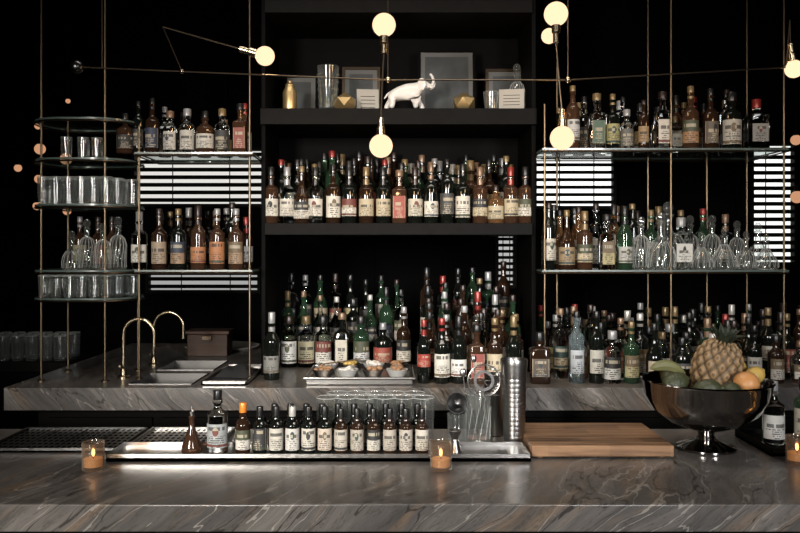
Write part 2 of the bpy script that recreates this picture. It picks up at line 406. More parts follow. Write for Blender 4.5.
# ---------------------------------------------------------------- glassware
def tumbler(name, rb, rt, h, seg=20):
    m = MB(); th = .0022
    m.lathe([(0, .001), (rb*.9, 0), (rb, .003), (rb+(rt-rb)*.5, h*.5), (rt, h-.001), (rt-th*.5, h), (rt-th, h-.001), (rb+(rt-rb)*.5-th, h*.5), (rb-th, .012), (0, .010)], seg=seg)
    m.tube([((rt-th*.5)*cos(i*pi/10), (rt-th*.5)*sin(i*pi/10), h) for i in range(20)], .0009, 5, 1, closed=True)
    return m.mesh(name, [mThin, mRim], 30)
gTumbler = tumbler('tumbler', .021, .026, .122)
gHigh = tumbler('highball', .028, .032, .13)
gShot = tumbler('rocks', .026, .034, .08)
gSmall = tumbler('small_tumbler', .021, .025, .098)
def glass_row(parent, x0, x1, y, z, me, pitch):
    x = x0
    while x <= x1:
        inst(me, 'glass', (x, y+random.uniform(-.004, .004), z), parent); x += pitch
def decanter(name, kind=0):
    m = MB()
    if kind == 0:
        pr = [(0, .004), (.04, 0), (.052, .01), (.056, .04), (.05, .075), (.03, .105), (.014, .125), (.012, .165), (.02, .178), (.012, .182), (0, .182)]; st = (.018, .2)
    elif kind == 1:
        pr = [(0, .003), (.05, 0), (.062, .012), (.06, .035), (.035, .075), (.014, .11), (.012, .14), (.018, .15), (.01, .153), (0, .153)]; st = (.014, .168)
    else:
        pr = [(0, .003), (.035, 0), (.04, .01), (.04, .12), (.03, .15), (.013, .165), (.013, .2), (.019, .208), (.012, .212), (0, .212)]; st = (.02, .233)
    m.lathe(pr, seg=24)
    for k in range(14):
        a = 2*pi*k/14; m.tube([((r+.0005)*cos(a+z*3), (r+.0005)*sin(a+z*3), z) for r, z in pr[2:6]], .0009, 4, 1)
    m.ball((0, 0, st[1]), (st[0], st[0], st[0]*1.15), 0, 8, 6)
    return m.mesh(name, [mCrystal, mRim], 30)
dec0, dec1, dec2 = decanter('dec0', 0), decanter('dec1', 1), decanter('dec2', 2)

# ================================================================= ROOM
XL, XR, YB, YN, ZC = -3.2, 3.2, 4.9, -2.2, 3.35
def simple(name, b, mat, bevel=0):
    m = MB(); m.box(*b); return m.obj(name, [mat], bevel=bevel)
simple('floor', (XL, XR, YN, YB, -.05, 0), mFloor)
simple('ceiling', (XL, XR, YN, YB, ZC, ZC+.05), mCeil)
simple('wall_left', (XL-.1, XL, YN, YB, 0, ZC), mWall)
simple('wall_right', (XR, XR+.1, YN, YB, 0, ZC), mWall)
simple('wall_front', (XL-.1, XR+.1, YN-.1, YN, 0, ZC), mWall)
m = MB(); m.box(XL-.1, XR+.1, YB, YB+.1, 0, ZC)
for i in range(14):
    xx = XL+.25+i*.46; m.box(xx, xx+.03, YB-.012, YB, .12, ZC)
m.obj('wall_back', [mWall])
simple('baseboard_back', (XL, XR, YB-.02, YB, 0, .12), mBlack)

def window(name, px0, px1, py0, py1, n, s, fill=.5, tint=(.97, .97, .95)):  # glowing panel and slats standing in for window blinds reflected in a mirror
    Y = YB-.05
    x0, x1, z1, z0 = X(px0, Y), X(px1, Y), Z(py0, Y), Z(py1, Y)
    m = MB(); m.box(x0, x1, YB-.03, YB-.015, z0, z1, 0)
    t = .02
    m.box(x0-t, x1+t, YB-.08, YB-.013, z1, z1+t, 1); m.box(x0-t, x1+t, YB-.08, YB-.013, z0-t, z0, 1)
    m.box(x0-t, x0, YB-.08, YB-.013, z0, z1, 1); m.box(x1, x1+t, YB-.08, YB-.013, z0, z1, 1)
    p = (z1-z0)/n
    for i in range(n):
        zc = z0+p*(i+.5); m.box(x0, x1, YB-.07, YB-.066, zc-p*fill/2, zc+p*fill/2, 2)
    for xx in (x0+(x1-x0)*.3, x0+(x1-x0)*.75): m.box(xx-.003, xx+.003, YB-.074, YB-.071, z0, z1, 2)
    return m.obj(name, [emit(name+'_daylight', tint, s), mBlack, mBlack])
window('mirrored_window_1', 136, 262, 151, 204, 7, .8, .52, (1., .97, .92))
window('mirrored_window_2', 150, 258, 275, 290, 2, .4, .5)
window('mirrored_window_3', 536, 612, 154, 206, 7, 1.5, .45)
window('mirrored_window_4', 752, 792, 146, 262, 15, 1.3, .52)
window('mirrored_window_5', 498, 513, 236, 285, 8, .5, .5)

# ================================================================= BACK COUNTER
m = MB()
CX0, CX1, CY0, CY1 = -1.68, 2.3, 3.30, YB-.02
T0 = ZB-.095
hx0, hx1 = -1.19, -.90
m.box(CX0, hx0, CY0, CY1, T0, ZB); m.box(hx1, CX1, CY0, CY1, T0, ZB)
for a, b in ((CY0, 3.38), (3.68, 3.78), (4.10, CY1)): m.box(hx0, hx1, a, b, T0, ZB)
m.obj('back_counter', [mMarble2])
m = MB(); m.box(CX0+.1, CX1-.02, CY0+.1, CY1, 0, T0)
for i in range(8):
    x = CX0+.15+i*.49; m.box(x, x+.45, CY0+.085, CY0+.1, .12, T0-.05)
m.obj('back_cabinet', [mBlack])
def basin(y0, y1):
    m = MB(); t = .006; zt = ZB+.003; x0, x1 = hx0+.003, hx1-.003; zb = ZB-.085
    m.box(x0, x1, y0, y1, zb-t, zb)
    m.box(x0, x0+t, y0, y1, zb, zt); m.box(x1-t, x1, y0, y1, zb, zt)
    m.box(x0, x1, y0, y0+t, zb, zt); m.box(x0, x1, y1-t, y1, zb, zt)
    m.lathe([(.022, zb+.001), (.02, zb+.003), (0, zb+.002)], o=((x0+x1)/2, (y0+y1)/2, 0), seg=16, mat=1)
    return m.obj('sink', [mSink, mSteelD])
basin(3.383, 3.677); basin(3.783, 4.097)
def faucet(x, y, h, reach):
    m = MB(); z = ZB
    m.lathe([(.026, 0), (.026, .008), (.016, .014), (.014, .04), (.0, .04)], o=(x, y, z), seg=20)
    r = reach/2; pts = [(x, y, z+.02), (x, y, z+h-r)]
    for i in range(1, 13):
        a = pi-pi*i/12; pts.append((x+r+r*cos(a), y, z+h-r+r*sin(a)))
    pts.append((x+reach, y, z+h-r-.05)); m.tube(pts, .0085, 12)
    m.tube([(x, y, z+.045), (x+.0, y-.05, z+.06)], .005, 8)
    m.lathe([(.011, 0), (.011, .018)], o=(x+reach, y, z+h-r-.06), seg=14)
    return m.obj('faucet', [mFaucet])
faucet(-1.265, 3.56, .27, .14); faucet(-1.25, 3.95, .27, .15)
m = MB(); m.box(-.86, -.66, 3.36, 3.86, ZB, ZB+.008, 0)
for a in ((-.86, -.85, 3.36, 3.86), (-.67, -.66, 3.36, 3.86), (-.86, -.66, 3.36, 3.37), (-.86, -.66, 3.85, 3.86)): m.box(*a, ZB, ZB+.02, 0)
m.obj('drain_tray', [mSteel], bevel=.001)
m = MB(); g = 14
for i in range(g+1):
    for j in range(g+1):
        u, v = i/g, j/g; e = min(u, 1-u, v, 1-v)
        m.v.append((-.84+.16*u+.008*sin(7*v), 3.5+.26*v+.01*sin(6*u), ZB+.01+.03*min(1, e*5)+.008*sin(9*u+3*v)*min(1, e*6)))
for i in range(g):
    for j in range(g):
        m.f.append((i*(g+1)+j, (i+1)*(g+1)+j, (i+1)*(g+1)+j+1, i*(g+1)+j+1)); m.m.append(0); m.sm.append(True)
m.obj('bar_towel', [mCloth])
m = MB(); m.box(X(188, 4.3), X(228, 4.3), 4.28, 4.42, ZB, ZB+.12, 0); m.box(X(186, 4.3), X(230, 4.3), 4.27, 4.43, ZB+.121, ZB+.14, 0)
m.box(X(203, 4.3), X(213, 4.3), 4.262, 4.272, ZB+.09, ZB+.115, 1)
m.obj('wooden_box', [mBox, mBrassD], bevel=.003)
m = MB(); m.lathe([(0, .004), (.2, 0), (.215, .012), (.22, .014), (.215, .018), (.19, .008), (0, .008)], o=(X(222, 4.62), 4.64, ZB), seg=40)
m.obj('serving_platter', [mPlate])

# ================================================================= CENTRAL SHELF UNIT
ux0, ux1, uy0, uy1 = X(260, 3.6), X(537, 3.6), 3.6, 4.05
zs1, zs2, zs3 = Z(223, 3.6), Z(108, 3.6), 2.85
m = MB()
m.box(ux0, ux0+.02, uy0+.03, uy1, ZB, ZC, 0); m.box(ux1-.02, ux1, uy0+.03, uy1, ZB, ZC, 0)
m.box(ux0+.02, ux1-.02, uy0+.004, uy1, zs1-.055, zs1, 1)
m.box(ux0, ux1, uy0+.004, uy1, zs2-.075, zs2, 1)
m.box(ux0+.02, ux1-.02, uy0+.004, uy1, zs3, zs3+.06, 1)
m.box(ux0, ux1, uy1, uy1+.02, zs1-.055, ZC, 0)
m.obj('shelf_unit', [mBlack, mShelfW], bevel=.002)

def rack(name, x0, x1, y0, y1, zs, posts, rim=True, rounded=False):
    e = empty(name, (0, 0, 0))
    m = MB()
    for z in zs:
        if rounded:
            pts = []; r = min(x1-x0, y1-y0)*.42
            for cx, cy, a in ((x1-r, y0+r, -90), (x1-r, y1-r, 0), (x0+r, y1-r, 90), (x0+r, y0+r, 180)):
                for k in range(7): t = radians(a+15*k); pts.append((cx+r*cos(t), cy+r*sin(t)))
        else: pts = [(x0, y0), (x1, y0), (x1, y1), (x0, y1)]
        n = len(pts); b = len(m.v)
        for zz in (z-.008, z):
            for p in pts: m.v.append((*p, zz))
        m.f.append(tuple(b+n+i for i in range(n))); m.m.append(0); m.sm.append(False)
        m.f.append(tuple(b+i for i in range(n))[::-1]); m.m.append(0); m.sm.append(False)
        for i in range(n):
            m.f.append((b+i, b+(i+1) % n, b+n+(i+1) % n, b+n+i)); m.m.append(1); m.sm.append(False)
        if rim: m.tube([(p[0], p[1], z-.014) for p in pts], .004, 6, 2, closed=True)
    m.obj('glass_shelves', [mShelf, mEdge, mBrassD], parent=e)
    m = MB()
    for (x, y, z0, z1) in posts:
        m.tube([(x, y, z0), (x, y, z1)], .0052, 10)
        m.lathe([(.016, 0), (.016, .005), (.007, .012)], o=(x, y, z0), seg=14)
        for z in zs:
            if z0 < z < z1: m.lathe([(.006, -.02), (.01, -.018), (.01, .006), (.006, .008)], o=(x, y, z), seg=12)
    m.obj('brass_posts', [mBrass], parent=e)
    return e
zT = [Z(118, 3.45), Z(158, 3.45), Z(204, 3.45), Z(270, 3.45), Z(298, 3.45)]
rack('glass_shelf_tower', -1.665, -1.205, 3.42, 3.80, zT,
     [(-1.60, 3.47, ZB, ZC), (-1.31, 3.455, ZB, ZC), (-1.60, 3.75, ZB, zT[0]+.04), (-1.27, 3.77, ZB, zT[0]+.04)], rounded=True)
zl1, zl2 = Z(152, 3.5), Z(270, 3.5)
rack('glass_shelf_rack', -1.195, -.665, 3.5, 3.86, [zl1, zl2],
     [(-1.18, 3.52, ZB, zl1+.12), (-.68, 3.52, ZB, ZC), (-.68, 3.84, ZB, zl1+.1)])
zr1, zr2 = Z(148, 3.5), Z(270, 3.5)
rack('glass_shelf_rack', .64, 1.75, 3.5, 3.88, [zr1, zr2],
     [(X(542, 3.52)+.012, 3.52, ZB, zr1+.2), (X(671, 3.52), 3.52, ZB, ZC), (X(784, 3.52), 3.52, ZB, ZC),
      (X(557, 3.86), 3.86, ZB, ZC), (X(648, 3.86), 3.86, ZB, ZC), (X(707, 3.86), 3.86, ZB, zr1+.1), (X(747, 3.86), 3.86, ZB, ZC)])

# ================================================================= BOTTLES ON SHELVES
WH = ['whisky', 'tall', 'port', 'slope', 'wine', 'slim']
e = empty('whisky_bottle_collection')
DK = ['dark', 'brown', 'brown', 'dark', 'rum', 'dark']
front = [(271, 'port', 'rum', 0), (287, 'port', 'clear', 0), (302, 'slope', 'brown', 0), (316, 'port', 'clear', 0), (333, 'whisky', 'brown', 0), (349, 'port', 'dark', 0),
         (366, 'port', 'brown', 2), (383, 'port', 'dark', 2), (400, 'square', 'rum', 3), (415, 'port', 'dark', 4), (431, 'wine', 'dark', 0), (447, 'tall', 'dark', 5), (463, 'whisky', 'dark', 0),
         (480, 'port', 'rum', 2), (496, 'squat', 'honey', 2), (511, 'port', 'rum', 2), (526, 'port', 'rum', 0)]
cm = {0: (.6, .56, .48), 2: (.45, .38, .25), 3: (.28, .05, .03), 4: (.5, .46, .36), 5: (.05, .05, .05)}
for px, st, gl, c in front: put(e, st, gl, X(px, 3.66)+random.uniform(-.003, .003), 3.665, zs1, cm[c], sc=.93 if st != 'squat' else .82)
for k, y in enumerate((3.765, 3.865, 3.965)):
    fill_row(e, ux0+.035, ux1-.03, y, zs1, ['whisky', 'tall', 'wine', 'port', 'slim'], DK+['clear', 'green'], sc=1.05+.04*k)

e = empty('liquor_bottle_collection')
for px, st, gl, idx, s in ((125, 'squat', 'rum', 0, .85), (138, 'tall', 'dark', 0, .75), (152, 'whisky', 'brown', 0, .86), (170, 'gin', 'clear', 4, .78), (187, 'gin', 'clear', 2, .82),
                        (205, 'squat', 'rum', 0, .9), (222, 'gin', 'clear', 1, .82), (240, 'square', 'rum', 0, .86)):
    put(e, st, gl, X(px, 3.56), 3.565, zl1, idx=idx, sc=s*.98)
fill_row(e, -1.15, -.70, 3.70, zl1, ['whisky', 'squat', 'tall', 'gin'], ['dark', 'brown', 'rum', 'clear'], sc=.85, gap=.02)
orange = (.4, .17, .07); brn = (.3, .2, .12)
for px, st, gl, c in ((139, 'port', 'clear', (.6, .58, .52)), (159, 'whisky', 'brown', (.34, .26, .18)), (178, 'whisky', 'dark', brn), (198, 'wine', 'rum', orange), (217, 'whisky', 'rum', orange), (236, 'whisky', 'rum', brn)):
    put(e, st, gl, X(px, 3.56), 3.565, zl2, c, sc=.93)
fill_row(e, -1.17, -.70, 3.68, zl2, WH, DK+['clear'], sc=.95, gap=.012)
fill_row(e, -1.15, -.70, 3.79, zl2, WH, DK, sc=.95, gap=.02)

e = empty('spirit_bottle_collection')
for px, st, gl, s, c in ((573, 'tall', 'rum', .9, None), (597, 'square', 'clear', .95, (.07, .12, .08)), (613, 'whisky', 'dark', .85, (.3, .28, .12)), (644, 'tall', 'brown', .7, (.3, .2, .1)), (663, 'square', 'clear', .98, (.55, .5, .42)),
                         (691, 'whisky', 'rum', .97, (.35, .2, .1)), (711, 'whisky', 'brown', .93, (.1, .08, .06)), (732, 'gin', 'dark', 1.03, (.4, .38, .33)), (757, 'rect', 'clear', .98, (.25, .25, .24))):
    put(e, st, gl, X(px, 3.56), 3.565, zr1, c, sc=s)
put(e, 'gin', 'clear', X(627, 3.56), 3.565, zr1, (.1, .1, .09), 2, sc=.72)
put(e, 'rect', 'clear', X(678, 3.6), 3.64, zr1, (.3, .28, .22), 1, sc=.7)
fill_row(e, .74, 1.68, 3.71, zr1, WH+['squat', 'gin'], ['clear', 'brown', 'dark', 'clear', 'rum'], sc=.9, gap=.012)
fill_row(e, .74, 1.68, 3.81, zr1, WH+['squat'], ['dark', 'brown', 'dark', 'rum'], sc=.88, gap=.03)
for px, st, gl, c in ((549, 'tall', 'dark', (.5, .46, .38)), (567, 'slope', 'brown', (.25, .18, .1)), (585, 'port', 'rum', (.5, .42, .28)), (607, 'square', 'clear', (.35, .3, .14)), (625, 'wine', 'green', (.4, .4, .36))):
    put(e, st, gl, X(px, 3.56), 3.565, zr2, c, sc=.94)
put(e, 'rect', 'clear', X(681, 3.6), 3.60, zr2, (.56, .55, .5), 2, sc=1.02)
fill_row(e, .72, 1.24, 3.70, zr2, WH+['squat'], ['clear', 'clear', 'green', 'dark', 'honey'], sc=.95, gap=.015)
fill_row(e, .72, 1.7, 3.81, zr2, WH, ['clear', 'dark', 'brown', 'green'], sc=.95, gap=.03)
for px, y, me, s in ((641, 3.565, dec2, .95), (661, 3.565, dec0, 1.2), (701, 3.565, dec1, .95), (724, 3.58, dec1, 1.05), (746, 3.565, dec0, .8), (766, 3.565, dec1, .9), (668, 3.70, dec0, 1.45), (690, 3.71, dec2, 1.), (712, 3.70, dec2, 1.), (737, 3.71, dec2, .9), (758, 3.71, dec0, 1.)):
    inst(me, 'decanter', (X(px, y), y, zr2), None, sc=s)

# counter bottles: risers
r1x0, r1x1 = ux0+.03, .09
r2x0, r2x1 = .10, ux1-.03
m = MB(); m.box(r1x0, r1x1, 3.97, 4.09, ZB, ZB+.09); m.box(r1x0, r1x1, 4.09, 4.24, ZB, ZB+.17); m.obj('bottle_riser', [mBlack])
m = MB(); m.box(r2x0, r2x1, 3.72, 3.84, ZB, ZB+.07); m.box(r2x0, r2x1, 3.84, 3.96, ZB, ZB+.13); m.box(r2x0, r2x1, 3.96, 4.09, ZB, ZB+.19); m.obj('bottle_riser', [mBlack])
e = empty('counter_bottle_collection')
MX = ['clear', 'green', 'dark', 'brown', 'clear', 'dark', 'clear']
for px, st, gl, c in ((289, 'gin', 'clear', (.55, .55, .53)), (306, 'gin', 'clear', (.5, .46, .3)), (323, 'gin', 'clear', (.55, .53, .47)), (342, 'square', 'dark', (.5, .46, .38)), (361, 'gin', 'green', (.45, .45, .44)),
                      (383, 'squat', 'dark', (.3, .06, .04)), (404, 'whisky', 'brown', (.6, .56, .48))):
    put(e, st, gl, X(px, 3.9), 3.905, ZB, c, sc=1.0)
for y, z in ((4.03, ZB+.09), (4.16, ZB+.17)): fill_row(e, r1x0, r1x1, y, z, ['gin', 'whisky', 'port', 'slope', 'wine'], ['clear', 'green', 'clear', 'clear', 'green', 'dark'], sc=.94)
for px, st, gl, c, i in ((424, 'slim', 'dark', (.3, .03, .02), 3), (442, 'whisky', 'dark', (.65, .62, .55), 3), (459, 'wine', 'dark', (.66, .64, .6), 0), (477, 'square', 'rum', (.25, .05, .035), 0), (495, 'whisky', 'brown', (.5, .42, .28), 1), (514, 'wine', 'dark', (.1, .08, .05), 1), (540, 'rect', 'brown', (.08, .06, .04), 0)):
    put(e, st, gl, X(px, 3.42), 3.43, ZB, c, i, sc=.95 if st != 'slim' else .88)
fill_row(e, r2x0, r2x1, 3.54, ZB, WH, ['dark', 'brown', 'rum', 'clear'], sc=1.0)
fill_row(e, r2x0, r2x1, 3.65, ZB, WH, ['dark', 'brown', 'rum', 'green'], sc=1.06)
for y, z in ((3.78, ZB+.07), (3.90, ZB+.13), (4.02, ZB+.19)): fill_row(e, r2x0, r2x1, y, z, WH, ['dark', 'brown', 'clear', 'green', 'dark'], sc=1.)
e = empty('counter_bottle_collection')
for px, st, gl, c, i in ((577, 'tall', 'blue', (.45, .48, .5), 0), (597, 'tall', 'dark', (.42, .4, .35), 0), (613, 'gin', 'clear', (.5, .5, .47), 2), (632, 'whisky', 'green', (.38, .34, .18), 1), (655, 'slope', 'dark', (.4, .34, .25), 0),
                         (683, 'squat', 'dark', (.05, .05, .05), 0)):
    put(e, st, gl, X(px, 3.42), 3.43, ZB, c, i, sc=.97 if st == 'tall' else .9)
fill_row(e, X(705, 3.42), 2.15, 3.43, ZB, ['gin', 'whisky', 'port', 'squat'], MX, gap=.02, sc=.9)
for y in (3.56, 3.69, 3.95, 4.08): fill_row(e, .70, 2.1, y, ZB, WH+['gin', 'squat'], MX, gap=.012, sc=.98)
put(None, 'wine', 'dark', X(271, 3.5), 3.52, ZB, (.2, .2, .18), 2, name='gin_bottle', sc=.98)

# ================================================================= GLASSES
e = empty('drinking_glass_collection')
for z, mesh in ((zT[2], gTumbler), (zT[4], gSmall)):
    for k, y in enumerate((3.47, 3.545, 3.62, 3.69)):
        ins = .045 if k in (0, 3) else .0
        glass_row(e, -1.635+ins+(k % 2)*.012, -1.235-ins, y, z, mesh, .056)
for x, y in ((-1.50, 3.50), (-1.43, 3.51), (-1.37, 3.52), (-1.46, 3.6)): inst(gSmall, 'glass', (x, y, zT[1]), e)
e2 = empty('decanter_collection')
for px, me, y, s in ((72, dec0, 3.52, .8), (87, dec2, 3.55, .9), (103, dec2, 3.50, .82), (118, dec2, 3.56, .95)): inst(me, 'decanter', (X(px, y), y, zT[3]), e2, sc=s)
for px, y in ((80, 3.68), (98, 3.68), (112, 3.66)): put(e2, 'whisky', 'rum', X(px, y), y, zT[3], sc=.82)
m = MB(); m.box(-2.9, -1.74, 4.05, 4.86, ZB-.05, ZB, 0); m.box(-2.87, -1.77, 4.1, 4.86, 0, ZB-.05, 1); m.obj('side_counter', [mShelfW, mBlack], bevel=.003)
e = empty('highball_glass_collection')
for y in (4.12, 4.21, 4.30): glass_row(e, -2.25, -1.79, y, ZB, gHigh, .075)

# ================================================================= TOP SHELF DECOR
zt = zs2
m = MB(); m.lathe([(0, 0), (.032, 0), (.034, .01), (.034, .09), (.03, .1), (.022, .118), (.022, .128), (.01, .138), (.01, .145), (0, .147)], seg=24)
m.obj('cocktail_shaker', [mGold], loc=(X(290, 3.7), 3.7, zt))
m = MB(); m.lathe([(0, .002), (.036, 0), (.042, .01), (.05, .2), (.052, .215), (.049, .215), (.046, .19), (.038, .02), (0, .015)], seg=12)
for k in range(5): m.lathe([(.0435+.0018*k, .03+.035*k), (.0475+.0018*k, .036+.035*k), (.0445+.0018*k, .042+.035*k)], seg=12)
m.obj('cut_glass_vase', [mCrystal], loc=(X(328, 3.7), 3.7, zt))
def frame(px0, px1, ptop, y, mat, fmat):
    x0, x1, h = X(px0, y), X(px1, y), Z(ptop, y)-zt
    w = x1-x0; m = MB(); t = .014
    m.box(-w/2, w/2, 0, .012, 0, h, 2)
    m.box(-w/2, w/2, -.01, 0, 0, t, 0); m.box(-w/2, w/2, -.01, 0, h-t, h, 0)
    m.box(-w/2, -w/2+t, -.01, 0, t, h-t, 0); m.box(w/2-t, w/2, -.01, 0, t, h-t, 0)
    m.box(-w/2+t, w/2-t, -.003, 0, t, h-t, 3)
    m.box(-w/2+t*2.6, w/2-t*2.6, -.005, -.003, t*2.6, h-t*2.6, 1)
    o = m.obj('picture_frame', [fmat, mat, mBlack, mMat], loc=((x0+x1)/2, y-.0, zt)); o.rotation_euler = (radians(-6), 0, 0); return o
frame(342, 380, 66, 3.93, mPhoto, mBrassD); frame(418, 476, 48, 3.9, mPhoto, mBlack); frame(486, 528, 68, 3.93, mPhoto, mBrassD)
frame(284, 318, 74, 3.93, mPhoto, mBlack)
def card(px0, px1, ptop, y, rz=0):
    x0, x1 = X(px0, y), X(px1, y); w = x1-x0; h = Z(ptop, y)-zt
    m = MB(); m.box(-w/2, w/2, 0, .004, 0, h, 0, rot=Matrix.Rotation(radians(-10), 3, 'X'), c=(0, 0, 0)); m.box(-w/2, w/2, .045, .049, 0, h, 0, rot=Matrix.Rotation(radians(10), 3, 'X'), c=(0, .049, 0))
    for k in range(4): m.box(-w*.33, w*.33, -.0012, 0, h*(.25+.15*k), h*(.27+.15*k), 1, rot=Matrix.Rotation(radians(-10), 3, 'X'), c=(0, 0, 0))
    o = m.obj('menu_card', [mPaper, mBlack], loc=((x0+x1)/2, y, zt)); o.rotation_euler = (0, 0, rz); return o
card(357, 379, 88, 3.76, .1); card(499, 524, 88, 3.66, -.15)
def gem(px, rz):
    bm = MB()
    ico = [(0, 0, 1)]+[(.94*cos(i*2*pi/5), .94*sin(i*2*pi/5), .35) for i in range(5)]+[(.94*cos((i+.5)*2*pi/5), .94*sin((i+.5)*2*pi/5), -.45) for i in range(5)]
    bot = [(.6*cos((i+.5)*2*pi/5), .6*sin((i+.5)*2*pi/5), -.8) for i in range(5)]
    s = .056; h = .8*s*.9
    for v in ico+bot: bm.v.append((v[0]*s, v[1]*s, v[2]*s*.9+h))
    for i in range(5):
        j = (i+1) % 5
        for f in ((0, 1+i, 1+j), (1+i, 6+i, 1+j), (6+i, 6+j, 1+j), (6+i, 11+i, 11+j, 6+j)): bm.f.append(f); bm.m.append(0); bm.sm.append(False)
    bm.f.append((15, 14, 13, 12, 11)); bm.m.append(0); bm.sm.append(False)
    ob = bm.obj('geometric_ornament', [mGold], loc=(X(px, 3.68), 3.68, zt)); ob.rotation_euler = (0, 0, rz)
gem(345, .3); gem(464, .75)
inst(dec2, 'decanter', (X(517, 3.79), 3.79, zt), None, sc=.98)
inst(gShot, 'rocks_glass', (X(491, 3.68), 3.68, zt), None, sc=1.1)
def elephant():
    root = empty('elephant_figurine', (X(408, 3.7), 3.7, zt)); root.scale = (1.08, 1.0, 1.12)
    V = []; E = []; R = []
    def chain(pts, start=None):
        prev = start
        for p in pts:
            V.append(p[:3]); R.append(p[3]); k = len(V)-1
            if prev is not None: E.append((prev, k))
            prev = k
        return prev
    chain([(-.055, 0, .075, .030), (-.02, 0, .083, .036), (.02, 0, .09, .034), (.05, 0, .104, .024), (.072, 0, .118, .024)])
    for sy in (-1, 1):
        chain([(-.072, sy*.02, .055, .017), (-.078-.012*sy, sy*.023, .03, .0125), (-.088-.012*sy, sy*.023, .010, .0125)], 0)
        chain([(.036, sy*.02, .06, .016), (.045+.012*sy, sy*.022, .033, .012), (.05+.016*sy, sy*.022, .010, .012)], 2)
    chain([(.094, 0, .108, .012), (.108, 0, .112, .0085), (.113, 0, .132, .007), (.106, 0, .152, .006), (.096, 0, .162, .0055)], 4)
    chain([(-.09, 0, .075, .005), (-.105, 0, .055, .003)], 0)
    me = bpy.data.meshes.new('elephant_body'); me.from_pydata(V, E, [])
    o = bpy.data.objects.new('body', me); S.collection.objects.link(o); o.parent = root
    me.materials.append(mCeramic)
    sk = o.modifiers.new('skin', 'SKIN'); sk.use_smooth_shade = True
    for i, d in enumerate(me.skin_vertices[0].data): d.radius = (R[i], R[i]); d.use_root = (i == 0)
    ss = o.modifiers.new('sub', 'SUBSURF'); ss.levels = 2; ss.render_levels = 2
    m = MB()
    for sy in (-1, 1):
        m.ball((.058, sy*.028, .112), (.021, .004, .026), 0, rot=Matrix.Rotation(sy*.5, 3, 'Z'))
        m.tube([(.09, sy*.011, .104), (.104, sy*.014, .1), (.116, sy*.014, .108), (.12, sy*.013, .12)], [.004, .0035, .0025, .001], 8)
    m.obj('ears_and_tusks', [mCeramic], parent=root)
elephant()

# ================================================================= CHANDELIER
m = MB(); Yc = 3.0
def P(px, py, dy=0): return Vector((X(px, Yc+dy), Yc+dy, Z(py, Yc+dy)))
def globe(px, py, r, d, mt=0, dy=0):
    c = P(px, py, dy); m.ball(c, r, mt, 28, 18)
    dv = Vector(d).normalized()
    rot = Vector((0, 0, 1)).rotation_difference(dv).to_matrix()
    m.lathe([(.012, 0), (.017, .004), (.017, .03), (.012, .036), (.012, .07), (.0, .07)], o=tuple(c+dv*(r-.006)), seg=16, mat=1, rot=rot)
    l = bpy.data.lights.new('globe_glow', 'POINT'); l.energy = 1.7; l.color = (1., .62, .32); l.shadow_soft_size = .03
    lo = bpy.data.objects.new('globe_glow', l); lo.location = c+Vector((0, .09, -.02)); S.collection.objects.link(lo)
    return c+dv*(r+.06)
a = globe(384, 25, .045, (0, 0, -1)); b = globe(381, 146, .045, (0, 0, 1)); m.tube([a, P(382.5, 78), b], .0035, 8, 2)
top = P(388, 80); m.tube([top, (top.x, top.y, ZC)], .0025, 8, 2)
a = globe(556, 14, .046, (0, 0, -1)); b = globe(562, 138, .046, (.0, 0, 1)); m.tube([a, P(559, 78), b], .0035, 8, 2)
top = P(568, 80); m.tube([top, (top.x, top.y, ZC)], .0025, 8, 2)
a = globe(265, 56, .037, (-1, 0, .28)); m.tube([a, P(163, 27)], .003, 8, 2)
a = globe(794, 69, .034, (-.15, 0, 1)); m.tube([a, P(790, 20)], .003, 8, 2)
m.tube([P(77, 67), P(240, 74), P(388, 80), P(568, 80), P(810, 66)], .003, 8, 2)
m.tube([P(163, 27), P(182, 71.5)], .0025, 8, 2)
m.ball(P(77, 67), .025, 3); m.ball(P(388, 80), .012, 1); m.ball(P(568, 80), .012, 1); m.ball(P(182, 71.5), .009, 1)
q = P(102, 68); m.tube([q, (q.x, q.y, ZC)], .0025, 8, 2)
q = P(786, 67.5); m.tube([q, P(790, 20)], .003, 8, 2)
for t in (P(388, 0), P(568, 0), P(102, 0)): m.lathe([(.05, -.02), (.05, 0)], o=(t.x, t.y, ZC), seg=20, mat=2); m.lathe([(0, -.02), (.05, -.02)], o=(t.x, t.y, ZC), seg=20, mat=2)
m.obj('chandelier', [mGlobe, mFaucet, mBrassD, mSteelD])
def reflected_globe(px, py, r, Yp=4.6, mt=mGlobeRefl):  # mirror reflections of globes, built as small glowing balls on cords
    m = MB(); x, z = X(px, Yp), Z(py, Yp)
    m.ball((0, 0, 0), r, 0, 18, 12); m.lathe([(.014, r-.004), (.014, r+.03), (.003, r+.036)], seg=12, mat=1); m.tube([(0, 0, r+.03), (0, 0, ZC-z)], .002, 6, 1)
    m.obj('globe_reflection', [mt, mBlack], loc=(x, Yp, z))
for px, py, r in ((38, 126, .02), (40, 149, .032), (66, 159, .034), (39, 179, .026), (18, 168, .022), (37, 206, .024), (67, 211, .024), (68, 101, .014), (796, 140, .03), (797, 197, .036), (549, 36, .045)):
    reflected_globe(px, py, r, 4.6 if px < 500 else 4.55, mGlobe if px == 549 else mGlobeRefl)

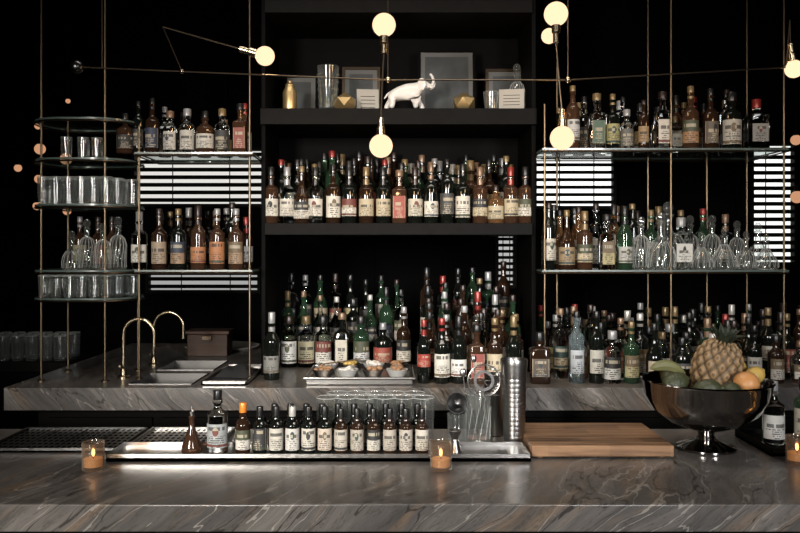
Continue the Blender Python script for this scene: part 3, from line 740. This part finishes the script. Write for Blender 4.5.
# ================================================================= GARNISH TRAY
m = MB(); x0, x1, y0, y1, z = X(311, 3.5), X(411, 3.5), 3.37, 3.72, ZB
m.box(x0, x1, y0, y1, z+.012, z+.018, 0)
for q in ((x0, x1, y0-.004, y0+.004), (x0, x1, y1-.004, y1+.004), (x0-.004, x0+.004, y0, y1), (x1-.004, x1+.004, y0, y1)): m.box(*q, z+.004, z+.028, 0)
m.tube([(x0-.012, y0-.012, z+.03), (x1+.012, y0-.012, z+.03), (x1+.012, y1+.012, z+.03), (x0-.012, y1+.012, z+.03)], .006, 8, 0, closed=True)
for q in ((x0+.02, y0+.02), (x1-.02, y0+.02), (x0+.02, y1-.02), (x1-.02, y1-.02)): m.ball((*q, z+.008), .008, 0, 10, 6)
def dish(cx, cy, r, mt, cm, n, k):
    m.lathe([(0, 0), (r*.6, 0), (r, r*.75), (r*.97, r*.77), (r*.55, .006), (0, .006)], o=(cx, cy, z+.018), seg=24, mat=mt)
    for i in range(n):
        a = random.uniform(0, 6.28); q = random.uniform(0, r*.65)
        m.ball((cx+q*cos(a), cy+q*sin(a), z+.018+r*.62+random.uniform(0, .014)), (k, k*.8, k*.7), cm, 8, 6)
w = x1-x0
for i, (fx, fy, mt, cmm, k) in enumerate(((.13, .25, 0, 2, .012), (.37, .25, 3, 4, .010), (.62, .25, 0, 2, .014), (.86, .25, 3, 2, .012), (.14, .72, 3, 4, .014), (.38, .72, 0, 5, .014), (.62, .72, 3, 4, .014), (.86, .72, 0, 2, .012))):
    dish(x0+w*fx, y0+.35*fy, .05, mt, cmm, 18, k)
m.tube([(x0+.05, y0+.14, z+.07), (x0+.22, y0+.2, z+.085)], .003, 6, 1); m.ball((x0+.05, y0+.14, z+.07), (.014, .01, .005), 1)
m.obj('garnish_tray', [mSteel, mBrass, mNut, mPlate, mWhite, mLemon, mRed])

# ================================================================= FRONT BAR
m = MB(); FX0, FX1 = -2.2, 2.2; FY0, FY1 = 2.08, 2.96
m.box(FX0, FX1, FY0, FY1, ZF-.075, ZF)
m.obj('bar_counter', [mMarble], bevel=.004)
m = MB(); m.box(FX0+.05, FX1-.05, FY0+.22, FY1-.05, 0, ZF-.075)
for i in range(9): x = FX0+.1+i*.47; m.box(x, x+.43, FY0+.205, FY0+.22, .12, ZF-.15)
m.obj('bar_base', [mBlack])
def drip(x0, x1, y0, y1, mt, rim):
    m = MB(); m.box(x0, x1, y0, y1, ZF, ZF+.008, 0)
    t = .008
    for q in ((x0, x1, y0, y0+t), (x0, x1, y1-t, y1), (x0, x0+t, y0+t, y1-t), (x1-t, x1, y0+t, y1-t)): m.box(*q, ZF, ZF+.016, 1)
    for i in range(1, 4): xx = x0+(x1-x0)*i/4; m.box(xx-.002, xx+.002, y0+t, y1-t, ZF+.008, ZF+.011, 1)
    m.obj('drip_tray', [mt, rim], bevel=.001)
drip(-1.40, -.945, 2.61, 2.92, mPerf, mSteelD); drip(-.93, -.62, 2.68, 2.92, mPerf2, mSteel)
m = MB(); rx0, rx1, ry0, ry1 = X(106, 2.5), X(531, 2.5), 2.50, 2.66
m.box(rx0, rx1, ry0, ry1, ZF, ZF+.012, 0); m.box(rx0, rx1, ry0, ry0+.004, ZF, ZF+.024, 0); m.box(rx0, rx1, ry1-.004, ry1, ZF, ZF+.024, 0)
m.box(rx0, rx0+.004, ry0, ry1, ZF, ZF+.024, 0); m.box(rx1-.004, rx1, ry0, ry1, ZF, ZF+.024, 0)
m.obj('steel_bottle_tray', [mSteel])
zr = ZF+.0125
e = empty('bitters_bottle_collection')
cols = [(.03, .03, .03), (.5, .47, .4), (.52, .5, .46), (.5, .47, .4), (.5, .42, .34), (.42, .38, .32), (.38, .34, .28), (.5, .47, .4), (.38, .34, .28), (.42, .38, .32), (.5, .47, .4)]
for i in range(11):
    px = 260+i*16.2
    put(e, 'bitters', 'brown' if i > 4 else 'dark', X(px, 2.56), 2.558, zr, cols[i], 0 if i != 2 else 5, sc=(1.02 if i < 5 else .97))
for i in range(10):
    px = 272+i*16.2
    put(e, 'bitters', 'dark', X(px, 2.56), 2.615, zr, cols[(i*3) % 11], 0, sc=1.)
e = empty('highball_glass_collection')
for i in range(6): inst(gHigh, 'glass', (X(328+i*19, 2.75), 2.73, ZF), e, sc=1.26)
for i in range(5): inst(gHigh, 'glass', (X(338+i*19, 2.85), 2.83, ZF), e, sc=1.24)
m = MB()
m.lathe([(0, 0), (.032, 0), (.034, .005), (.033, .02), (.022, .05), (.0095, .085), (.0085, .11), (.011, .113), (.011, .12), (0, .12)], seg=24)
m.lathe([(.008, .12), (.009, .135), (.004, .14), (.0035, .152), (0, .152)], seg=16, mat=1)
m.obj('dasher_bottle', [GL['rum'], mSteel], loc=(X(191, 2.56), 2.57, zr))
o = put(None, 'clearb', 'clear', X(217, 2.56), 2.57, zr, (.33, .35, .35), 0, name='syrup_bottle', sc=1.); o.rotation_euler = (0, 0, 0)
put(None, 'sauce', 'brown', X(243, 2.56), 2.56, zr, (.6, .56, .5), 7, name='bitters_bottle', sc=1.)
def candle(x, y):
    m = MB(); m.lathe([(0, .001), (.03, 0), (.033, .004), (.034, .085), (.032, .087), (.031, .084), (.03, .012), (0, .01)], seg=28, mat=0)
    m.lathe([(.0285, .012), (.0285, .035), (0, .033)], seg=24, mat=1); m.tube([(0, 0, .033), (0, 0, .043)], .001, 6, 3)
    m.ball((0, 0, .053), (.005, .005, .012), 2, 10, 8)
    m.obj('votive_candle', [mVotive, mWax, mFlame, mBlack], loc=(x, y, ZF))
candle(X(92, 2.4), 2.41); candle(X(441, 2.4), 2.41); candle(X(797, 2.48), 2.48)
m = MB()
pr = [(0, .002), (.033, 0), (.036, .004)]
for k in range(1, 15):
    z = .004+k*.0165; r = .036+.0085*k/14
    pr += [(r, z-.003), (r-.0004, z-.0015), (r, z)]
pr += [(.0455, .262), (.0465, .28), (.0475, .297), (.0465, .30), (.0445, .297), (.043, .26), (.034, .01), (0, .008)]
m.lathe(pr, seg=36)
m.obj('cocktail_shaker', [mSteel], loc=(X(514, 2.72), 2.72, ZF))
# stacked mixing tins behind
m = MB()
tin = [(0, .002), (.03, 0), (.033, .003), (.043, .15), (.0445, .153), (.043, .155), (.0415, .152), (.031, .006), (0, .005)]
m.lathe(tin, seg=32); m.lathe([(r, z+.035) for r, z in tin], seg=32); m.lathe([(r, z+.07) for r, z in tin], seg=32)
m.obj('mixing_tin_stack', [mSteel], loc=(X(496, 2.86), 2.865, ZF))
root = empty('mixing_glass', (X(478, 2.74), 2.74, ZF))
m = MB(); m.lathe([(0, .002), (.038, 0), (.043, .006), (.045, .17), (.047, .175), (.044, .176), (.041, .165), (.039, .02), (0, .018)], seg=24)
for k in range(12):
    a = 2*pi*k/12; m.tube([(.0445*cos(a), .0445*sin(a), .02), (.0465*cos(a+.5), .0465*sin(a+.5), .13)], .0008, 5, 1)
m.obj('glass', [mCrystal, mRim], parent=root)
m = MB(); cx, cy, cz = .018, -.03, .225
m.tube([(cx+.056*cos(t*pi/16), cy, cz+.056*sin(t*pi/16)) for t in range(32)], .003, 8, closed=True)
coil = [(cx+(.05+.006*cos(t*.9))*cos(t*pi/90), cy+.006*sin(t*.9), cz+(.05+.006*cos(t*.9))*sin(t*pi/90)) for t in range(180)]
m.tube(coil, .0011, 5, closed=True)
R90 = Matrix.Rotation(radians(90), 3, 'X')
m.lathe([(.026, 0), (.036, 0), (.036, .002), (.026, .002), (.026, 0)], o=(cx, cy+.002, cz), seg=28, rot=R90)
for k in range(6): m.tube([(cx+.026*cos(k*pi/3), cy, cz+.026*sin(k*pi/3)), (cx, cy, cz)], .0012, 4)
m.tube([(cx+.0, cy, cz-.055), (cx-.01, .0, .1), (cx-.02, .02, .03)], .005, 8)
m.tube([(-.03, .01, .03), (-.05, .02, .235)], .002, 8); m.ball((-.051, .02, .245), (.012, .006, .016))
m.tube([(.0, .02, .03), (-.012, .035, .28)], .002, 8); m.ball((-.012, .036, .292), (.01, .006, .014))
m.obj('strainer_and_spoons', [mSteel], parent=root)
root = empty('tool_glass', (X(458, 2.66), 2.71, ZF))
m = MB(); m.lathe([(0, .002), (.028, 0), (.031, .005), (.034, .11), (.032, .112), (.03, .1), (.028, .014), (0, .012)], seg=22); m.obj('glass', [mThin], parent=root)
m = MB(); m.lathe([(0.001, -.03), (.018, -.025), (.034, -.008), (.037, .0), (.035, 0), (.032, -.007), (.016, -.023), (0.001, -.027)], o=(0, -.012, .15), seg=28, rot=Matrix.Rotation(radians(70), 3, 'X'))
m.tube([(0, -.012, .113), (0, .01, .02)], .004, 8); m.obj('fine_strainer', [mSteelD], parent=root)
m = MB(); m.lathe([(.022, 0), (.02, .002), (.008, .042), (.018, .07), (.02, .072), (.022, .07), (.01, .042), (.024, 0)], seg=24)
m.obj('jigger', [mSteel], loc=(X(455, 2.57), 2.575, zr))
m = MB(); bx0, bx1 = X(533, 2.53), X(676, 2.53); m.box(-(bx1-bx0)/2, (bx1-bx0)/2, -.17, .17, .006, .042)
for sx in (-1, 1):
    for sy in (-1, 1): m.lathe([(.012, 0), (.012, .006)], o=(sx*.2, sy*.14, 0), seg=12)
m.obj('cutting_board', [mBoard], loc=((bx0+bx1)/2-.004, 2.705, ZF), bevel=.004)
# pedestal bowl + fruit
bx, by = X(706, 2.66), 2.66
m = MB()
m.lathe([(0, .004), (.085, 0), (.098, .004), (.098, .01), (.07, .022), (.035, .035), (.026, .05), (.03, .062), (.06, .07), (.12, .092), (.17, .13), (.2, .18), (.212, .232), (.216, .236), (.213, .24), (.206, .236), (.194, .184), (.164, .137), (.115, .1), (.05, .08), (0, .077)], seg=48)
m.obj('pedestal_bowl', [mChrome], loc=(bx, by, ZF))
def fruit(name, mat, c, r, rot=(0, 0, 0), tip=False):
    m = MB(); m.ball((0, 0, 0), r, 0, 24, 16)
    if tip: m.lathe([(.012, 0), (.006, .012), (0, .014)], o=(0, 0, r[2]-.006), seg=12)
    o = m.obj(name, [mat], loc=(bx+c[0], by+c[1], ZF+c[2])); o.rotation_euler = rot; return o
fruit('orange', mOrange, (.105, -.075, .235), (.042, .042, .041))
fruit('lemon', mLemon, (.165, .0, .25), (.03, .03, .04), (0, 1.2, .4), True)
fruit('lemon', mLemon, (.135, .075, .262), (.036, .036, .046), (0, 1.2, 1.4), True)
fruit('lime', mAvo, (.03, -.135, .215), (.033, .033, .036))
fruit('avocado', mAvo, (-.125, -.06, .235), (.036, .036, .048), (0, 1.3, .3), True)
fruit('avocado', mAvo, (-.045, -.125, .225), (.034, .034, .046), (0, 1.4, -.3), True)
fruit('lime', mAvo, (-.10, .06, .235), (.03, .03, .034), (0, 1.4, .8), True)
m = MB(); pts = [(-.19+.013*i, -.0, .275+.018*sin(pi*i/9.)-.002*i) for i in range(10)]
m.tube(pts, [.004, .013, .017, .019, .02, .02, .019, .017, .012, .005], 8)
m.obj('plantain', [mBanana], loc=(bx, by, ZF))
m = MB(); seg, rings = 120, 84; Rr, Hh = .085, .106; kk = []
for i in range(rings+1):
    t = -pi/2+pi*i/rings
    for j in range(seg):
        a = 2*pi*j/seg; k = sqrt(abs(sin(a*6+t*5.5))*abs(sin(a*6-t*5.5))); ct = max(abs(cos(t))**.72, 1e-4) if 0 < i < rings else 1e-4
        d = .88+.14*k; kk.append(k)
        m.v.append((Rr*d*ct*cos(a), Rr*d*ct*sin(a), Hh*d*sin(t)))
for i in range(rings):
    for j in range(seg):
        q = (i*seg+j, i*seg+(j+1) % seg, (i+1)*seg+(j+1) % seg, (i+1)*seg+j)
        m.f.append(q); m.m.append(0); m.sm.append(True); m.uv[len(m.f)-1] = [(kk[w_], .5) for w_ in q]
for k in range(22):
    a = k*2.4; lv = k/22.; ln = .045+.03*(1-abs(lv-.5)); ou = .04*(1-lv)+.006
    p0 = Vector((.016*cos(a), .016*sin(a), Hh*.86)); p1 = p0+Vector((ou*cos(a)*.7, ou*sin(a)*.7, ln*.55)); p2 = p0+Vector((ou*cos(a)*1.6, ou*sin(a)*1.6, ln*(.6+.4*lv)))
    sd = Vector((-sin(a), cos(a), 0)); bb = len(m.v)
    for p, wd in ((p0, .010), (p1, .008), (p2, .0008)): m.v.append(tuple(p+sd*wd)); m.v.append(tuple(p-sd*wd))
    for q in ((0, 1, 3, 2), (2, 3, 5, 4)): m.f.append(tuple(bb+i for i in q)); m.m.append(1); m.sm.append(True)
o = m.obj('pineapple', [mPine, mLeaf], loc=(X(719, 2.68), 2.70, ZF+.268), ang=80); o.rotation_euler = (radians(14), radians(5), .3)
m = MB(); m.box(X(752, 2.7), X(752, 2.7)+.3, 2.56, 2.84, ZF, ZF+.012)
for q in ((0, .3, 2.56, 2.568), (0, .3, 2.832, 2.84), (0, .008, 2.56, 2.84), (.292, .3, 2.56, 2.84)): m.box(X(752, 2.7)+q[0], X(752, 2.7)+q[1], q[2], q[3], ZF, ZF+.028)
m.obj('serving_tray', [mBlack], bevel=.002)
put(None, 'clearb', 'clear', X(776, 2.66), 2.68, ZF+.013, (.42, .42, .4), 2, name='syrup_bottle', sc=1.05)
put(None, 'gin', 'green', X(803, 2.76), 2.75, ZF+.013, (.34, .32, .26), 0, name='gin_bottle', sc=.85)

# ================================================================= LIGHTS
def area(name, loc, tgt, sx, sy, pw, col, spread=180):
    l = bpy.data.lights.new(name, 'AREA'); l.shape = 'RECTANGLE'; l.size = sx; l.size_y = sy; l.energy = pw; l.color = col; l.spread = radians(spread)
    o = bpy.data.objects.new(name, l); o.location = loc
    o.rotation_euler = (Vector(tgt)-Vector(loc)).to_track_quat('-Z', 'Y').to_euler(); S.collection.objects.link(o); return o
area('window_daylight_left', (-2.0, -2.0, 2.3), (.05, 3.6, 1.3), .8, 1.3, 29, (1., .94, .86), 42)
area('window_daylight_right', (2.0, -2.0, 2.3), (.3, 3.6, 1.3), .7, 1.3, 14, (.98, .97, .98), 42)
area('overhead_fill', (.1, 2.7, 3.2), (.1, 2.72, 1.), 1.3, .2, 6., (1., .93, .84), 85)  # unseen strip light added to brighten the front counter top
area('overhead_fill', (0, 3.05, 3.25), (0, 3.55, 1.4), 2.6, .12, 6.5, (1., .92, .84), 110)  # second added strip, out of view, aimed at the back shelves
def wframe(name, x, w, h, z):
    m = MB(); t = .06; y0, y1 = YN, YN+.06
    m.box(x-w/2-t, x+w/2+t, y0, y1, z+h/2, z+h/2+t); m.box(x-w/2-t, x+w/2+t, y0, y1, z-h/2-t, z-h/2)
    m.box(x-w/2-t, x-w/2, y0, y1, z-h/2, z+h/2); m.box(x+w/2, x+w/2+t, y0, y1, z-h/2, z+h/2); m.obj(name, [mBlack])
wframe('window_6', -2.0, 1.3, 1.7, 2.3); wframe('window_7', 2.0, 1.1, 1.7, 2.3)
w = bpy.data.worlds.new('world'); S.world = w; w.use_nodes = True
w.node_tree.nodes['Background'].inputs[0].default_value = (.5, .55, .6, 1); w.node_tree.nodes['Background'].inputs[1].default_value = .02
S.view_settings.view_transform = 'Standard'; S.view_settings.look = 'None'

# ================================================================= CAMERA
c = bpy.data.cameras.new('camera'); c.sensor_width = 36; c.lens = F*36/800; c.shift_y = -16.5/800; c.clip_start = .05
o = bpy.data.objects.new('camera', c); o.location = (0, 0, CZ); o.rotation_euler = (radians(90), 0, 0); S.collection.objects.link(o); S.camera = o
print('objects', len(bpy.data.objects))
